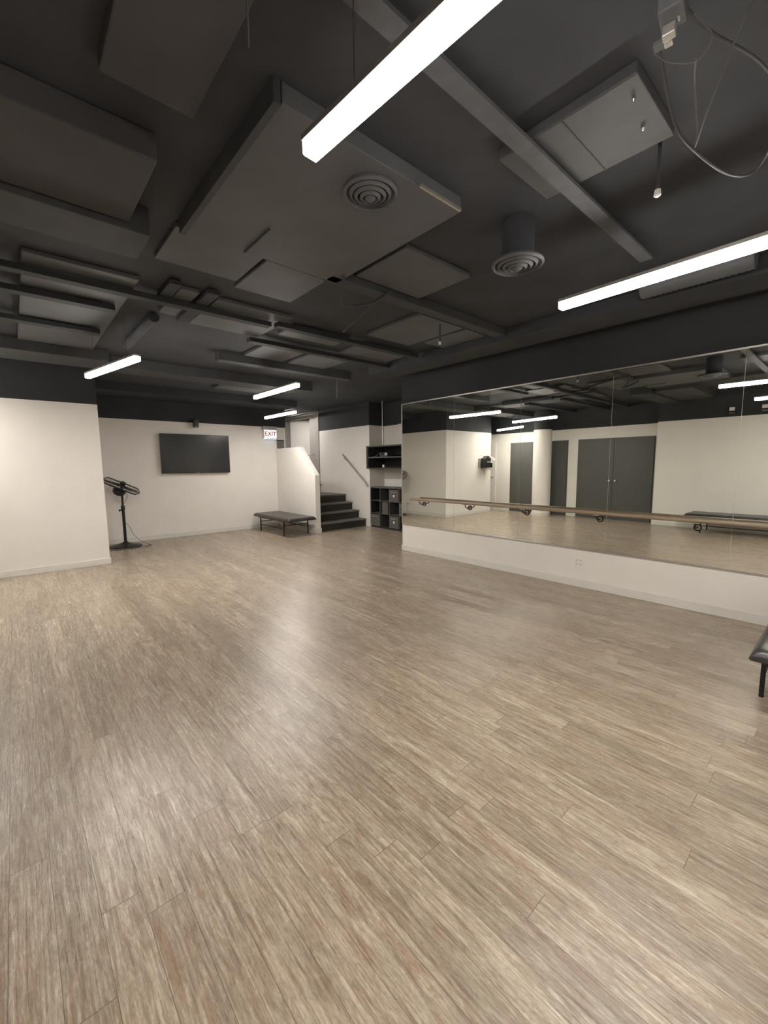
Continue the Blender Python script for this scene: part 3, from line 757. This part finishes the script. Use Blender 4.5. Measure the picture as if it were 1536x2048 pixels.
# ------------------------------------------------------------------ opposite side (seen in the mirror)
def double_door(name, y0, y1):
    d = struct(MB().box(XO-.001, XO+.012, y0-.02, y0, 0, 2.14).box(XO-.001, XO+.012, y1, y1+.02, 0, 2.14).box(XO-.001, XO+.012, y0, y1, 2.12, 2.14).build(name, greydoor))
    ym = (y0+y1)/2
    for a, b_, s_ in ((y0+.002, ym-.003, 1), (ym+.003, y1-.002, -1)):
        lf = MB().box(XO, XO+.03, a, b_, .01, 2.118).build('door_leaf', greydoor, d, bevel=.003)
        yk = (b_-.07) if s_ > 0 else (a+.07)
        MB().lathe([(.016, 0), (.016, .008), (.010, .012), (.024, .03), (.026, .05), (.0, .055)], 18, Matrix.Translation((XO+.03, yk, 1.02)) @ Matrix.Rotation(PI/2, 4, 'Y')).build('knob', steel, lf, smooth=True)
    return d
double_door('door_2', 5.58, 7.38)
double_door('door_3', 3.42, 5.26)
d = struct(MB().box(XO, XO+.02, 7.93, 7.99, 0, 2.18).box(XO, XO+.02, 8.89, 8.95, 0, 2.18).box(XO, XO+.02, 7.99, 8.89, 2.12, 2.18).build('door_4', white))
lf = MB().box(XO, XO+.012, 7.995, 8.885, .015, 2.115).build('door_leaf', whitedoor, d)
MB().lathe([(.030, 0), (.030, .006), (.010, .010), (.010, .04), (.027, .05), (.027, .07), (.0, .078)], 20, Matrix.Translation((XO+.012, 8.06, 1.05)) @ Matrix.Rotation(PI/2, 4, 'Y')).build('knob', chrome, lf, smooth=True)
m = MB(); m.lathe([(.25, 0), (.25, HP)], 64, Matrix.Translation((-1.34, 6.12, 0)), 0); m.lathe([(.25, HP), (.25, HC)], 64, Matrix.Translation((-1.34, 6.12, 0)), 1)
o = m.build('column', [white, black], smooth=True); struct(o)
bbm = MB().lathe([(.262, 0), (.262, .09), (.250, .095)], 64, Matrix.Translation((-1.34, 6.12, 0)))
struct(bbm.build('baseboard_column', base_m, smooth=True))
t = thing('light_switch', 'white light switch on the pier between the dark double doors, seen in the mirror', 'switch', (XO, 5.42, 1.18))
MB().box(0, .006, -.035, .035, 0, .115).build('plate', whitepl, t, local=True, bevel=.002)
MB().box(.006, .010, -.014, .014, .03, .085).build('rocker', whitepl, t, local=True)
# dispenser on the end of the left wall
t = thing('wall_dispenser', 'black wall-mounted box with white paper hanging from it, seen in the mirror', 'dispenser', (-.66, YL, 1.36))
MB().box(-.86, -.46, YL-.05, YL, 1.37, 1.66).build('back_plate', frame_m, t, bevel=.006)
MB().prism([(-.82, 1.38), (-.52, 1.38), (-.52, 1.66), (-.60, 1.68), (-.66, 1.735), (-.72, 1.735), (-.76, 1.68), (-.82, 1.67)], 1, YL-.20, YL-.05).build('cabinet', blackplas, t, bevel=.008)
MB().prism([(-.70, 1.75), (-.66, 1.76), (-.95, 1.66), (-.98, 1.58), (-.90, 1.60), (-.82, 1.64)], 1, YL-.24, YL-.235).box(-.88, -.825, YL-.20, YL-.12, 1.52, 1.66).box(-.86, -.62, YL-.206, YL-.201, 1.545, 1.562).build('white_paper', whitepl, t)
MB().box(-.93, -.885, YL-.18, YL-.14, 1.38, 1.52).build('small_box', blackplas, t)
MB().box(-.86, -.58, YL-.18, YL-.03, 1.315, 1.368).build('drip_tray', frame_m, t, bevel=.004)
# little boxes high on the projecting wall
for y, lab in ((1.92, 'small white-labelled black box high on the side wall above the reflected bench, left one'), (1.40, 'small white-labelled black box high on the side wall, at the right photo edge')):
    t = thing('sensor_box', lab, 'box', (XP, y, 2.50), 0, 'small boxes above the side wall')
    MB().box(0, .05, -.05, .05, 0, .14).build('housing', blackplas, t, local=True, bevel=.003)
    MB().box(.05, .053, -.045, .045, .06, .13).build('white_label', whitepl, t, local=True)
    MB().box(.05, .053, -.045, .045, .010, .018).build('metal_lip', steel, t, local=True)
